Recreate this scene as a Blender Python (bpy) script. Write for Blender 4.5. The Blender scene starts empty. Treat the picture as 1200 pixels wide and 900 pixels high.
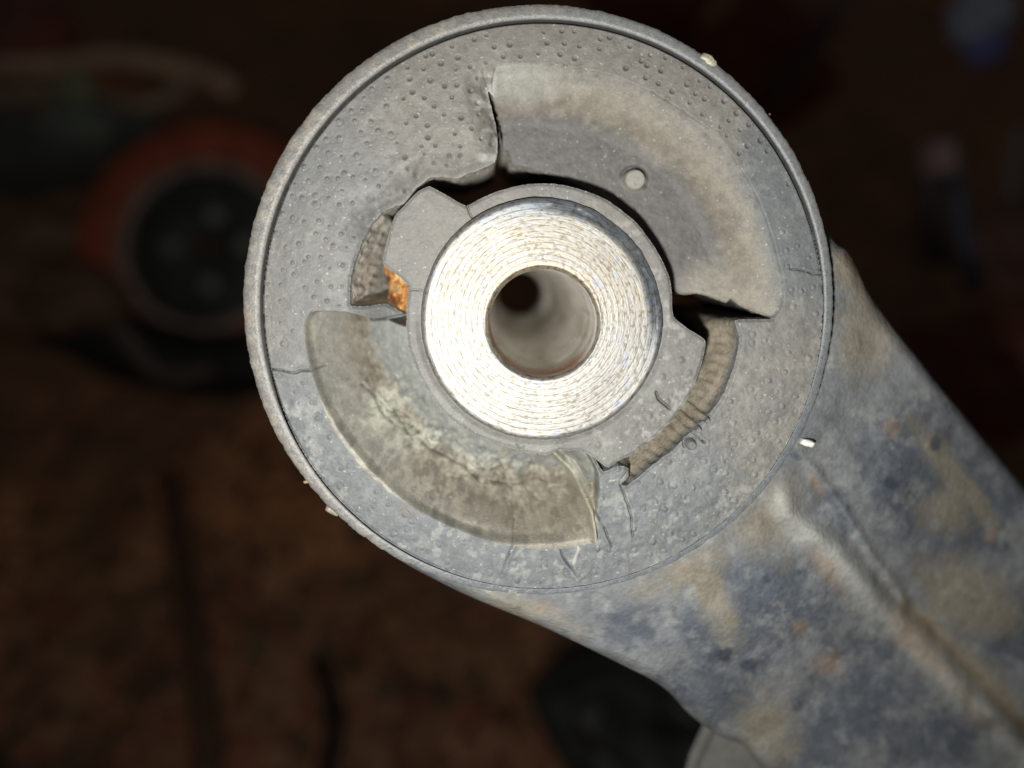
import bpy, math, random
import numpy as np
from mathutils import Matrix, Vector, Euler

random.seed(7); RNG = np.random.RandomState(11)
sc = bpy.context.scene
COL = sc.collection

# ------------------------------------------------------------------ frame of reference
# The bushing is laid out on its own face plane; one unit of the layout is 0.1 mm.
U = 1e-4                      # metres per layout unit
VX, VY = 572.0, 298.0         # foot of the camera on the face plane
D = 90.0                      # mm camera - face
PITCH = math.radians(58)      # face plane tilted up from the ground
H = 0.35                      # height of the face above the ground
ROT = Matrix.Rotation(PITCH, 4, 'X')
BASE = Matrix.Translation((0, 0, H)) @ ROT

def loc3(px, py, z=0.0):      # layout point seen at (px,py) when it stands z mm over the face plane
    k = (D - z) / D
    return ((VX + (px - VX) * k - 600) * U, -(VY + (py - VY) * k - 450) * U, z * 1e-3)
def wpt(px, py, z=0.0): return BASE @ Vector(loc3(px, py, z))
def unp(pts, z):              # outline correction for a level z mm
    k = (D - z) / D
    p = np.asarray(pts, float).copy()
    p[:, 0] = VX + (p[:, 0] - VX) * k; p[:, 1] = VY + (p[:, 1] - VY) * k
    return p

# ------------------------------------------------------------------ camera
cam_d = bpy.data.cameras.new('camera'); cam = bpy.data.objects.new('camera', cam_d); COL.objects.link(cam)
cam.matrix_world = BASE @ Matrix.Translation(((VX - 600) * U, -(VY - 450) * U, D * 1e-3))
cam_d.sensor_width = 36; cam_d.lens = 36 * (D * 1e-3) / (1200 * U)
cam_d.shift_x = (600 - VX) / 1200.0; cam_d.shift_y = (VY - 450) / 1200.0
cam_d.clip_start = 0.005; cam_d.clip_end = 60
cam_d.dof.use_dof = True; cam_d.dof.focus_distance = 0.0893; cam_d.dof.aperture_fstop = 7.2
sc.camera = cam

# ------------------------------------------------------------------ light
w = bpy.data.worlds.new('World'); sc.world = w; w.use_nodes = True
w.node_tree.nodes['Background'].inputs[0].default_value = (0.95, 0.93, 0.9, 1)
w.node_tree.nodes['Background'].inputs[1].default_value = 0.02
ld = bpy.data.lights.new('phone_flash', 'AREA'); ld.shape = 'DISK'; ld.size = 0.006
ld.energy = 0.178; ld.color = (1.0, 0.975, 0.93)
lo = bpy.data.objects.new('phone_flash', ld); COL.objects.link(lo)
lo.matrix_world = BASE @ Matrix.Translation(((502 - 600) * U, -(468 - 450) * U, 0.090))
sc.view_settings.view_transform = 'Standard'; sc.view_settings.look = 'None'
sc.view_settings.exposure = 0.0; sc.view_settings.gamma = 1.0
sc.cycles.max_bounces = 6

# ------------------------------------------------------------------ helpers
def srgb(r, g, b):
    f = lambda c: ((c / 255 + 0.055) / 1.055) ** 2.4 if c > 10 else c / 255 / 12.92
    return np.array([f(r), f(g), f(b)])
def sstep(a, b, x):
    t = np.clip((x - a) / (b - a), 0, 1); return t * t * (3 - 2 * t)
def vnoise(x, y, s, seed):
    r = np.random.RandomState(seed).rand(256, 256)
    fx = x / s + 37.3; fy = y / s + 91.7
    ix = np.floor(fx).astype(int); iy = np.floor(fy).astype(int)
    tx = fx - ix; ty = fy - iy; tx = tx * tx * (3 - 2 * tx); ty = ty * ty * (3 - 2 * ty)
    g = lambda a, b: r[a & 255, b & 255]
    return (g(ix, iy) * (1 - tx) + g(ix + 1, iy) * tx) * (1 - ty) + (g(ix, iy + 1) * (1 - tx) + g(ix + 1, iy + 1) * tx) * ty
def fbm(x, y, s, seed, o=4):
    v = 0; a = 1; t = 0
    for k in range(o):
        v = v + a * vnoise(x, y, s / 2 ** k, seed + k * 13); t += a; a *= 0.55
    return v / t
def ridge_n(x, y, s, seed): return 1 - np.abs(2 * fbm(x, y, s, seed, 3) - 1)
def smooth_poly(pts, n=6, closed=False, jit=0, seed=1):
    p = np.asarray(pts, float); N = len(p); out = []
    rng = range(N if closed else N - 1)
    for i in rng:
        if closed: a, b, c, d = p[(i - 1) % N], p[i], p[(i + 1) % N], p[(i + 2) % N]
        else: a, b, c, d = p[max(i - 1, 0)], p[i], p[i + 1], p[min(i + 2, N - 1)]
        m = max(2, int(np.hypot(*(c - b)) / n))
        for k in range(m):
            t = k / m
            out.append(0.5 * ((2 * b) + (c - a) * t * .7 + (2*a*0 + 0)) if False else
                       b + (c - b) * (t*t*(3-2*t)) * .35 + (0.5 * ((c - a) * t + (2*a - 5*b + 4*c - d) * t*t + (3*b - a - 3*c + d) * t**3)) * .65)
    if not closed: out.append(p[-1])
    out = np.array(out)
    if jit:
        r = np.random.RandomState(seed); out = out + r.randn(*out.shape) * jit
    return out
def seg_dist(X, Y, a, b):
    dx, dy = b[0] - a[0], b[1] - a[1]; L = dx * dx + dy * dy + 1e-9
    t = np.clip(((X - a[0]) * dx + (Y - a[1]) * dy) / L, 0, 1)
    return (X - a[0] - t * dx) ** 2 + (Y - a[1] - t * dy) ** 2
def line_dist(X, Y, pts, reach=14):   # distance to an open line, only near it
    out = np.full(X.shape, float(reach) ** 2)
    for a, b in zip(pts[:-1], pts[1:]):
        m = (X > min(a[0], b[0]) - reach) & (X < max(a[0], b[0]) + reach) & (Y > min(a[1], b[1]) - reach) & (Y < max(a[1], b[1]) + reach)
        if m.any(): out[m] = np.minimum(out[m], seg_dist(X[m], Y[m], a, b))
    return np.sqrt(out)
def poly_sdf(X, Y, pts, reach=40):    # positive inside
    inside = np.zeros(X.shape, bool); n = len(pts)
    for i in range(n):
        x1, y1 = pts[i]; x2, y2 = pts[(i + 1) % n]
        if y1 == y2: continue
        c = ((y1 > Y) != (y2 > Y)) & (X < (x2 - x1) * (Y - y1) / (y2 - y1) + x1); inside ^= c
    d = line_dist(X, Y, list(pts) + [pts[0]], reach)
    return np.where(inside, d, -d)

class MeshAcc:
    def __init__(s): s.v = []; s.f = []; s.c = []; s.n = 0
    def add(s, v, f, c):
        v = np.asarray(v, float).reshape(-1, 3)
        s.v.append(v); s.f += [tuple(i + s.n for i in q) for q in f] if not isinstance(f, np.ndarray) else (f + s.n).tolist()
        c = np.asarray(c, float)
        if c.ndim == 1: c = np.tile(c, (len(v), 1))
        s.c.append(c); s.n += len(v)
    def build(s, name, mat, parent=None, smooth=True):
        me = bpy.data.meshes.new(name); me.from_pydata(np.concatenate(s.v).tolist(), [], s.f)
        ca = me.color_attributes.new('tint', 'FLOAT_COLOR', 'POINT')
        c = np.concatenate(s.c); c = np.concatenate([np.clip(c, 0, 4), np.ones((len(c), 1))], 1)
        ca.data.foreach_set('color', c.ravel().astype(np.float32))
        if smooth: me.polygons.foreach_set('use_smooth', [True] * len(me.polygons))
        me.materials.append(mat); me.validate(); me.update()
        o = bpy.data.objects.new(name, me); COL.objects.link(o)
        if parent is not None: o.parent = parent
        return o
def grid_faces(nx, ny, keep=None):
    i = np.arange(nx * ny).reshape(ny, nx)
    q = np.stack([i[:-1, :-1], i[1:, :-1], i[1:, 1:], i[:-1, 1:]], -1).reshape(-1, 4)
    if keep is not None: q = q[keep[q].all(1)]
    return q
def compact(v, f, c):
    u, inv = np.unique(f.ravel(), return_inverse=True)
    return v[u], inv.reshape(f.shape), c[u]

def field(acc, x0, x1, y0, y1, st, sdf, hf, cf):   # sdf: positive = no material
    xs = np.arange(x0, x1 + st, st); ys = np.arange(y0, y1 + st, st)
    X, Y = np.meshgrid(xs, ys); S = sdf(X, Y)
    gy, gx = np.gradient(S, st)
    m = np.abs(S) < 0.8 * st
    X = X - np.where(m, gx * S, 0); Y = Y - np.where(m, gy * S, 0)
    keep = (S < 0.8 * st).ravel()
    hgt = hf(X, Y); c = cf(X, Y, hgt)
    v = np.stack([(X - 600) * U, -(Y - 450) * U, hgt * 1e-3], -1).reshape(-1, 3)
    f = grid_faces(X.shape[1], X.shape[0], keep)
    acc.add(*compact(v, f, c.reshape(-1, 3)))

# ------------------------------------------------------------------ materials
def nodes(name):
    m = bpy.data.materials.new(name); m.use_nodes = True; nt = m.node_tree
    return m, nt, nt.nodes['Principled BSDF']
def N(nt, t, **k):
    n = nt.nodes.new(t)
    for a, b in k.items():
        if a.startswith('i_'): n.inputs[a[2:].replace('_', ' ')].default_value = b
        else: setattr(n, a, b)
    return n
def surf(name, rough=0.6, metal=0.0, tint=True, color=(1, 1, 1), grain=900, bump=0.00012, fine=4000, bump2=0.00005,
         vary=0.25, spec=0.5, speck=0.0, speck_col=(0.7, 0.7, 0.66), rvar=0.15, scratch=0):
    m, nt, p = nodes(name); L = nt.links.new
    tc = N(nt, 'ShaderNodeTexCoord')
    n1 = N(nt, 'ShaderNodeTexNoise'); n1.inputs['Scale'].default_value = grain; n1.inputs['Detail'].default_value = 6
    n2 = N(nt, 'ShaderNodeTexNoise'); n2.inputs['Scale'].default_value = fine; n2.inputs['Detail'].default_value = 3
    L(tc.outputs['Object'], n1.inputs['Vector']); L(tc.outputs['Object'], n2.inputs['Vector'])
    if tint:
        at = N(nt, 'ShaderNodeAttribute'); at.attribute_name = 'tint'; base = at.outputs['Color']
    else:
        r = N(nt, 'ShaderNodeRGB'); r.outputs[0].default_value = (*color, 1); base = r.outputs[0]
    ad = N(nt, 'ShaderNodeMath', operation='ADD'); L(n1.outputs['Fac'], ad.inputs[0]); L(n2.outputs['Fac'], ad.inputs[1])
    mr = N(nt, 'ShaderNodeMapRange'); L(ad.outputs[0], mr.inputs['Value'])
    mr.inputs['From Min'].default_value = 0.7; mr.inputs['From Max'].default_value = 1.3
    mr.inputs['To Min'].default_value = 1 - vary; mr.inputs['To Max'].default_value = 1 + vary
    mu = N(nt, 'ShaderNodeVectorMath', operation='SCALE'); L(base, mu.inputs[0]); L(mr.outputs[0], mu.inputs['Scale'])
    col = mu.outputs[0]
    if speck:
        vo = N(nt, 'ShaderNodeTexNoise'); vo.inputs['Scale'].default_value = 2600; vo.inputs['Detail'].default_value = 1
        L(tc.outputs['Object'], vo.inputs['Vector'])
        s2 = N(nt, 'ShaderNodeMapRange'); L(vo.outputs['Fac'], s2.inputs['Value'])
        s2.inputs['From Min'].default_value = 0.70; s2.inputs['From Max'].default_value = 0.76
        s2.inputs['To Min'].default_value = 0; s2.inputs['To Max'].default_value = speck
        mx = N(nt, 'ShaderNodeMix', data_type='RGBA'); L(s2.outputs[0], mx.inputs[0]); L(col, mx.inputs[6])
        mx.inputs[7].default_value = (*speck_col, 1); col = mx.outputs[2]
    L(col, p.inputs['Base Color'])
    rr = N(nt, 'ShaderNodeMapRange'); L(n1.outputs['Fac'], rr.inputs['Value'])
    rr.inputs['To Min'].default_value = max(rough - rvar, .03); rr.inputs['To Max'].default_value = min(rough + rvar, 1)
    L(rr.outputs[0], p.inputs['Roughness'])
    p.inputs['Metallic'].default_value = metal; p.inputs['Specular IOR Level'].default_value = spec
    b1 = N(nt, 'ShaderNodeBump'); b1.inputs['Strength'].default_value = 1; b1.inputs['Distance'].default_value = bump
    b2 = N(nt, 'ShaderNodeBump'); b2.inputs['Strength'].default_value = 1; b2.inputs['Distance'].default_value = bump2
    L(n1.outputs['Fac'], b1.inputs['Height']); L(n2.outputs['Fac'], b2.inputs['Height']); L(b1.outputs[0], b2.inputs['Normal'])
    L(b2.outputs[0], p.inputs['Normal'])
    return m
M_rub = surf('dusty_grey_rubber', rough=0.6, grain=700, bump=0.00010, fine=3200, bump2=0.00006, vary=0.13, spec=0.32, speck=0.3)
M_wall = surf('brown_dusty_rubber', rough=0.8, grain=500, bump=0.0003, fine=2500, bump2=0.0001, vary=0.2)
M_rim = surf('dusty_steel_rim', rough=0.5, metal=0.1, grain=900, bump=0.0001, vary=0.22, fine=3500)
M_arm = surf('chalky_blue_grey_paint', rough=0.45, grain=260, bump=0.0004, fine=1800, bump2=0.0001, vary=0.14, spec=0.5)
M_rust = surf('orange_rust', rough=0.8, grain=700, bump=0.0006, fine=2500, bump2=0.0002, vary=0.5)
M_soil = surf('brown_soil', rough=0.95, grain=30, bump=0.006, fine=160, bump2=0.002, vary=0.5)
M_grime = surf('grimy_metal', rough=0.6, grain=60, bump=0.002, fine=400, bump2=0.0006, vary=0.4)

# machined bright steel: turning marks (rings about its own axis) with torn flecks
def steel_mat():
    m, nt, p = nodes('machined_bright_steel'); L = nt.links.new
    tc = N(nt, 'ShaderNodeTexCoord'); at = N(nt, 'ShaderNodeAttribute'); at.attribute_name = 'tint'
    sx = N(nt, 'ShaderNodeSeparateXYZ'); L(tc.outputs['Object'], sx.inputs[0])
    cmb = N(nt, 'ShaderNodeCombineXYZ'); L(sx.outputs[0], cmb.inputs[0]); L(sx.outputs[1], cmb.inputs[1])
    ln = N(nt, 'ShaderNodeVectorMath', operation='LENGTH'); L(cmb.outputs[0], ln.inputs[0])
    an = N(nt, 'ShaderNodeMath', operation='ARCTAN2'); L(sx.outputs[1], an.inputs[0]); L(sx.outputs[0], an.inputs[1])
    # stretched noise in (radius, angle)
    rs = N(nt, 'ShaderNodeMath', operation='MULTIPLY'); L(ln.outputs['Value'], rs.inputs[0]); rs.inputs[1].default_value = 4500
    as_ = N(nt, 'ShaderNodeMath', operation='MULTIPLY'); L(an.outputs[0], as_.inputs[0]); as_.inputs[1].default_value = 7
    zs = N(nt, 'ShaderNodeMath', operation='MULTIPLY'); L(sx.outputs[2], zs.inputs[0]); zs.inputs[1].default_value = 900
    cc = N(nt, 'ShaderNodeCombineXYZ'); L(rs.outputs[0], cc.inputs[0]); L(as_.outputs[0], cc.inputs[1]); L(zs.outputs[0], cc.inputs[2])
    n1 = N(nt, 'ShaderNodeTexNoise'); n1.inputs['Scale'].default_value = 1.6; n1.inputs['Detail'].default_value = 4; L(cc.outputs[0], n1.inputs['Vector'])
    n2 = N(nt, 'ShaderNodeTexNoise'); n2.inputs['Scale'].default_value = 1900; n2.inputs['Detail'].default_value = 4; L(tc.outputs['Object'], n2.inputs['Vector'])
    ad = N(nt, 'ShaderNodeMath', operation='MULTIPLY'); L(n1.outputs['Fac'], ad.inputs[0]); L(n2.outputs['Fac'], ad.inputs[1])
    fl = N(nt, 'ShaderNodeMapRange'); L(ad.outputs[0], fl.inputs['Value'])
    fl.inputs['From Min'].default_value = 0.165; fl.inputs['From Max'].default_value = 0.235; fl.inputs['To Min'].default_value = 0.75; fl.inputs['To Max'].default_value = 0
    mx = N(nt, 'ShaderNodeMix', data_type='RGBA'); L(fl.outputs[0], mx.inputs[0]); L(at.outputs['Color'], mx.inputs[6]); mx.inputs[7].default_value = (0.15, 0.13, 0.10, 1)
    ph = N(nt, 'ShaderNodeMath', operation='MULTIPLY'); L(ln.outputs['Value'], ph.inputs[0]); ph.inputs[1].default_value = 2 * math.pi / 0.00066
    sn = N(nt, 'ShaderNodeMath', operation='SINE'); L(ph.outputs[0], sn.inputs[0])
    gr = N(nt, 'ShaderNodeMapRange'); L(sn.outputs[0], gr.inputs['Value']); gr.inputs['From Min'].default_value = .62; gr.inputs['From Max'].default_value = 1; gr.inputs['To Max'].default_value = 1
    gm = N(nt, 'ShaderNodeMapRange'); L(n1.outputs['Fac'], gm.inputs['Value']); gm.inputs['From Min'].default_value = .8; gm.inputs['From Max'].default_value = .35; gm.inputs['To Max'].default_value = .8
    gg = N(nt, 'ShaderNodeMath', operation='MULTIPLY'); L(gr.outputs[0], gg.inputs[0]); L(gm.outputs[0], gg.inputs[1])
    m2 = N(nt, 'ShaderNodeMix', data_type='RGBA'); L(gg.outputs[0], m2.inputs[0]); L(mx.outputs[2], m2.inputs[6]); m2.inputs[7].default_value = (.12, .105, .075, 1)
    L(m2.outputs[2], p.inputs['Base Color']); p.inputs['Metallic'].default_value = 0.8
    rr = N(nt, 'ShaderNodeMapRange'); L(n2.outputs['Fac'], rr.inputs['Value']); rr.inputs['To Min'].default_value = 0.5; rr.inputs['To Max'].default_value = 0.7
    L(rr.outputs[0], p.inputs['Roughness'])
    b = N(nt, 'ShaderNodeBump'); b.inputs['Distance'].default_value = 0.00005; L(ad.outputs[0], b.inputs['Height']); L(b.outputs[0], p.inputs['Normal'])
    return m
M_steel = steel_mat()
M_bore = surf('smooth_bore_steel', rough=0.3, metal=0.15, grain=500, bump=0.00005, fine=2500, bump2=0.00001, vary=0.12, rvar=0.1)

# ------------------------------------------------------------------ things
def thing(name, label, cat, mat=None, group=None):
    o = bpy.data.objects.new(name, None); COL.objects.link(o); o.empty_display_size = 0.02
    if mat is not None: o.matrix_world = mat
    o['label'] = label; o['category'] = cat
    if group: o['group'] = group
    return o
def tag(o, label=None, cat=None, kind=None, group=None):
    if label: o['label'] = label
    if cat: o['category'] = cat
    if kind: o['kind'] = kind
    if group: o['group'] = group
    return o

arm = thing('control_arm', 'weathered blue grey steel control arm whose round eye holds a torn rubber bushing', 'control arm', BASE)

# ===== outlines on the face (layout units)
CX, CY, RX, RY = 635.5, 357.0, 329.5, 333.0
top_edge = [(409,351),(411,322),(420,292),(430,267),(442,251),(456,243),(470,238),(482,224),(492,214),(502,207),(517,205),(535,207),(550,201),
            (568,195),(580,188),(583,176),(583,160),(581,142),(576,122),(571,99),(578,110),(584,124),(583,131),(587,130),(585,140),(586,156),(591,169),(596,170),(600,186),(619,192),(652,200),(685,216),(721,238),
            (747,264),(769,293),(785,326),(789,342),(802,341),(811,348),(832,347),(850,352),(863,357),(868,352),(875,359),(888,366),(906,373),(880,375),(862,375),
            (866,392),(866,407),(859,434),(847,464),(832,485),(811,506),(787,530),(769,542),(736,569),(728,566),(738,550),(724,546),(708,553),(702,546)]
void_line = smooth_poly(top_edge, 5, False, 0.35, 3)
left_close = smooth_poly([(478,376),(462,367),(448,358),(425,360),(410,358),(409,351)], 6, False)
void_poly = np.concatenate([void_line[:-1], [(702,546),(640,420),(560,380)], left_close[:-1]])
A_poly = smooth_poly([(583,77),(633,75),(681,80),(727,91),(768,110),(811,137),(842,160),(862,188),(880,216),(895,249),(906,281),(914,312),(919,335),(917,356),(908,372),
                      (885,370),(850,362),(815,357),(795,362),(760,340),(700,280),(640,250),(600,230),(591,180),(586,150),(583,130),(576,100)], 8, True)
B_poly = smooth_poly([(364,366),(356,385),(360,417),(371,455),(388,497),(420,543),(462,581),(525,615),(581,636),(630,643),(665,641),(697,634),
                      (699,605),(702,572),(701,555),(692,536),(660,500),(600,450),(540,400),(500,388),(475,384),(440,376),(424,372),(404,366)], 8, True)
SZ = 2.2                                           # sleeve height, mm
hubz = 0.5
hub_out = unp([(546,241),(524,229),(503,218),(490,224),(478,236),(462,254),(453,283),(448,309),(462,320),(478,334),(477,352),(476,380),(480,412),(496,450),(520,484),(556,510),
           (603,527),(640,534),(655,528),(668,529),(679,528),(692,534),(704,543),(714,549),(724,541),(731,538),(742,533),(775,506),(799,479),(814,452),(824,422),(827,399),(808,386),(790,371),
           (788,345),(784,322),(768,290),(745,260),(715,236),(682,222),(650,215),(615,216),(580,225),(560,234)], hubz)
hub_poly = smooth_poly(hub_out, 6, True, 0.18, 5)
HC = unp([(635.5, 374)], SZ)[0]                    # sleeve centre on the face plane
SR = 143.5 * (D - SZ) / D

# pimples moulded into the face: rows round the axis
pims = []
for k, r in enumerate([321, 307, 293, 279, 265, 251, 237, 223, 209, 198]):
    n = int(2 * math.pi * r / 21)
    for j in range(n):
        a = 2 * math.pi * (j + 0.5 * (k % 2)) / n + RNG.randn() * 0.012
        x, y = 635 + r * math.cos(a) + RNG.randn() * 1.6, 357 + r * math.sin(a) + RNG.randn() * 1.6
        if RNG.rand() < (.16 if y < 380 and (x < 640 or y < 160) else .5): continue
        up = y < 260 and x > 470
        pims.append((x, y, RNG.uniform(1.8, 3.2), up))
CR = {  # torn lines: width, depth, points
 'a': (1.1, 1.2, [(316,433),(330,434),(342,437),(352,434),(364,434),(374,432)]),
 'b': (0.8, .7, [(925,315),(940,317),(952,320),(964,322)]),
 'c': (0.9, .8, [(604,622),(601,638),(594,652),(588,672)]),
 'd': (0.9, .8, [(657,644),(662,656),(670,666),(678,677)]),
 'e': (0.9, .7, [(727,567),(732,580),(738,600),(741,628)]),
 'g': (1.1, .8, [(412,462),(428,478),(438,498),(455,515),(470,526),(486,535),(500,548)]),
 'h': (1.1, .8, [(500,548),(520,560),(541,571),(556,584),(580,590),(610,592),(636,588),(648,592)]),
 'i': (.8, .5, [(418,455),(424,470),(436,486),(448,498),(462,508)]),
 'j': (.9, .6, [(540,560),(560,572),(575,577),(590,570)]),
 'k': (1.0, .8, [(698,600),(708,618),(716,640)]),
 'l': (1.1, .9, [(811,505),(818,512),(826,519)]),
 'm': (.9, .5, [(572,99),(568,90),(566,82)]),
}
nubs = [(827,491,4.5),(817,502,4.5),(809,520,7)]       # three blistered knobs beside the right slot
CRP = {k: (w_, d_, smooth_poly(p, 5, False, 0.5, 9)) for k, (w_, d_, p) in CR.items()}

def face_base(X, Y):
    r = np.hypot((X - CX) / RX, (Y - CY) / RY)
    R = np.hypot(X - 635, Y - 360)
    h = 0.25 * sstep(1.0, 0.9, r) - 0.1 + 0.12 * (fbm(X, Y, 60, 21) - .5)
    h = h + 0.10 * (fbm(X, Y, 9, 22, 3) - .5)
    lowright = sstep(150, 420, (X - 635) + (Y - 360))
    h = h + lowright * 0.22 * (fbm(X, Y, 7, 31, 3) - .5)
    for (x, y, s, up) in pims:
        m = (np.abs(X - x) < 12) & (np.abs(Y - y) < 12)
        if not m.any(): continue
        d = np.hypot(X[m] - x, Y[m] - y) / s
        q_ = .55 + .45 * sstep(520, 300, y) * sstep(800, 600, x)
        if up: h[m] += -0.34 * np.exp(-d ** 2 * 1.3) + 0.06 * np.exp(-(d - 1.5) ** 2 * 5)
        else: h[m] += q_ * 0.26 * np.exp(-(d * 1.3) ** 2) - 0.07 * np.exp(-(d - 1.5) ** 2 * 5)
    # plain band round the stops sinks a little toward the slots
    return h, r, R
def h_outer(X, Y):
    h, r, R = face_base(X, Y)
    pim_h = h.copy()
    # outer groove against the rim
    h = h - 0.9 * sstep(0.988, 0.999, r) * sstep(330, 120, (X - 635) + (Y - 360)) * (.25 + .75 * sstep(540, 430, Y))
    # upper right recess
    a = poly_sdf(X, Y, A_poly, 30)
    ma = sstep(-0.8, 1.6, a)
    ha = -5.2 * sstep(288, 218, R) - 0.2 * sstep(286, 276, R) + 0.35 * (fbm(X, Y, 30, 41) - .5) + .12 * (fbm(X, Y, 6, 42) - .5)
    ha = ha + 1.6 * sstep(70, 0, np.hypot(X - 860, Y - 372)) * sstep(286, 232, R)
    h = h * (1 - ma) + ha * ma
    # moulded peg in the recess floor (stands in a shallow ring)
    d = np.hypot(X - 753, Y - 206)
    h = h + 1.2 * sstep(15, 11, d) - 0.7 * np.exp(-((d - 16) / 1.8) ** 2) * sstep(8, -6, (Y - 206) - .5 * (X - 753))
    # rolled shiny shoulder left of the tear
    d = np.clip(-poly_sdf(X, Y, void_poly, 40), 0, 40)
    top = sstep(300, 250, Y) * (1 - ma)
    h = h - top * (1.7 * sstep(30, 1, d) + .5 * sstep(10, 0, d)) - (1 - top) * 0.35 * sstep(4, 0, d) * (1 - ma) - .3 * sstep(3, 0, d) * ma
    h = h + top * sstep(34, 10, d) * 0.5 * (fbm(X, Y, 12, 55, 2) - .5)
    # left stop: smooth band near the slot
    lft = sstep(30, 4, d) * sstep(480, 440, X) * sstep(240, 270, Y)
    h = h - 0.3 * lft
    # lower left recess
    b = poly_sdf(X, Y, B_poly, 30)
    mb = sstep(-0.6, 2.5, b)
    ang = np.degrees(np.arctan2(Y - 360, 635 - X))          # 0 = left, 90 = down
    ro = 279 + 2 * np.sin(ang / 9)
    e = ro - R
    tt = 1 - np.clip(e / 54, 0, 1); hb = -1.2 * sstep(0, 5, e) - 8.2 * (1 - tt ** 1.35) + 3.4 * sstep(54, 112, e)
    wr = fbm(X, Y, 26, 61, 4) - .5
    crin = sstep(25, 50, e) * sstep(105, 60, e) * sstep(18, 40, ang)
    hb = hb + 0.8 * wr + crin * (1.0 * (ridge_n(X + .4 * Y, Y, 17, 62) - .7) - .9 * sstep(.93, .99, ridge_n(X * .8, Y, 26, 64))) + .2 * (fbm(X, Y, 5, 63, 2) - .5)
    lump = lambda x, y, s, q: q * np.exp(-((X - x) ** 2 + (Y - y) ** 2) / s ** 2)
    hb = hb + lump(500, 535, 13, 1.6) + lump(440, 490, 22, .9) + lump(560, 567, 14, 1.3) + lump(520, 515, 9, .9) + lump(600, 560, 20, -.9) + lump(640, 575, 24, -1.0)
    # right end of the recess: sloping web up to the land
    we = sstep(34, 0, b) * sstep(640, 672, X)
    hb = hb * (1 - .75 * we)
    h = h * (1 - mb) + hb * mb
    # lip between the left slot and the recess falls toward the hub
    lip = sstep(402, 470, X) * sstep(500, 480, X) * sstep(350, 356, Y) * sstep(384, 376, Y)
    h = h - 4.2 * lip * (1 - mb)
    cdx = line_dist(X, Y, [(422,381),(436,379),(455,376),(478,372)], 10)
    h = h - 1.6 * np.exp(-(cdx / 2.0) ** 2)
    dw = line_dist(X, Y, [(655,545),(677,570),(693,600),(698,630)], 12); h = h + 2.2 * np.exp(-(dw / 4.5) ** 2) * mb
    for k, (w_, d_, p) in CRP.items():
        dd = line_dist(X, Y, p, 10)
        h = h - d_ * np.exp(-(dd / (w_ * .75)) ** 2) * sstep(.3, .55, fbm(X, Y, 12, 57, 2)) + .08 * np.exp(-((dd - 3) / 2) ** 2)
    for x, y, s in nubs:
        dd = np.hypot(X - x, Y - y)
        h = h + .8 * sstep(s, s * .55, dd) - .9 * np.exp(-((dd - s - .6) / 1.1) ** 2) * sstep(-2, 3, (X - x) * -0.5 + (Y - y) * -0.85)
    return h
c_grey = srgb(113,114,113); c_warm = srgb(120,117,111); c_blue = srgb(104,109,112); c_tan = srgb(138,134,124); c_dark = srgb(97,96,94)
c_brown = srgb(127,118,102); c_pale = srgb(154,155,150); c_olive = srgb(118,120,113)
def mixc(a, b, t): return a * (1 - t[..., None]) + b * t[..., None]
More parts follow.
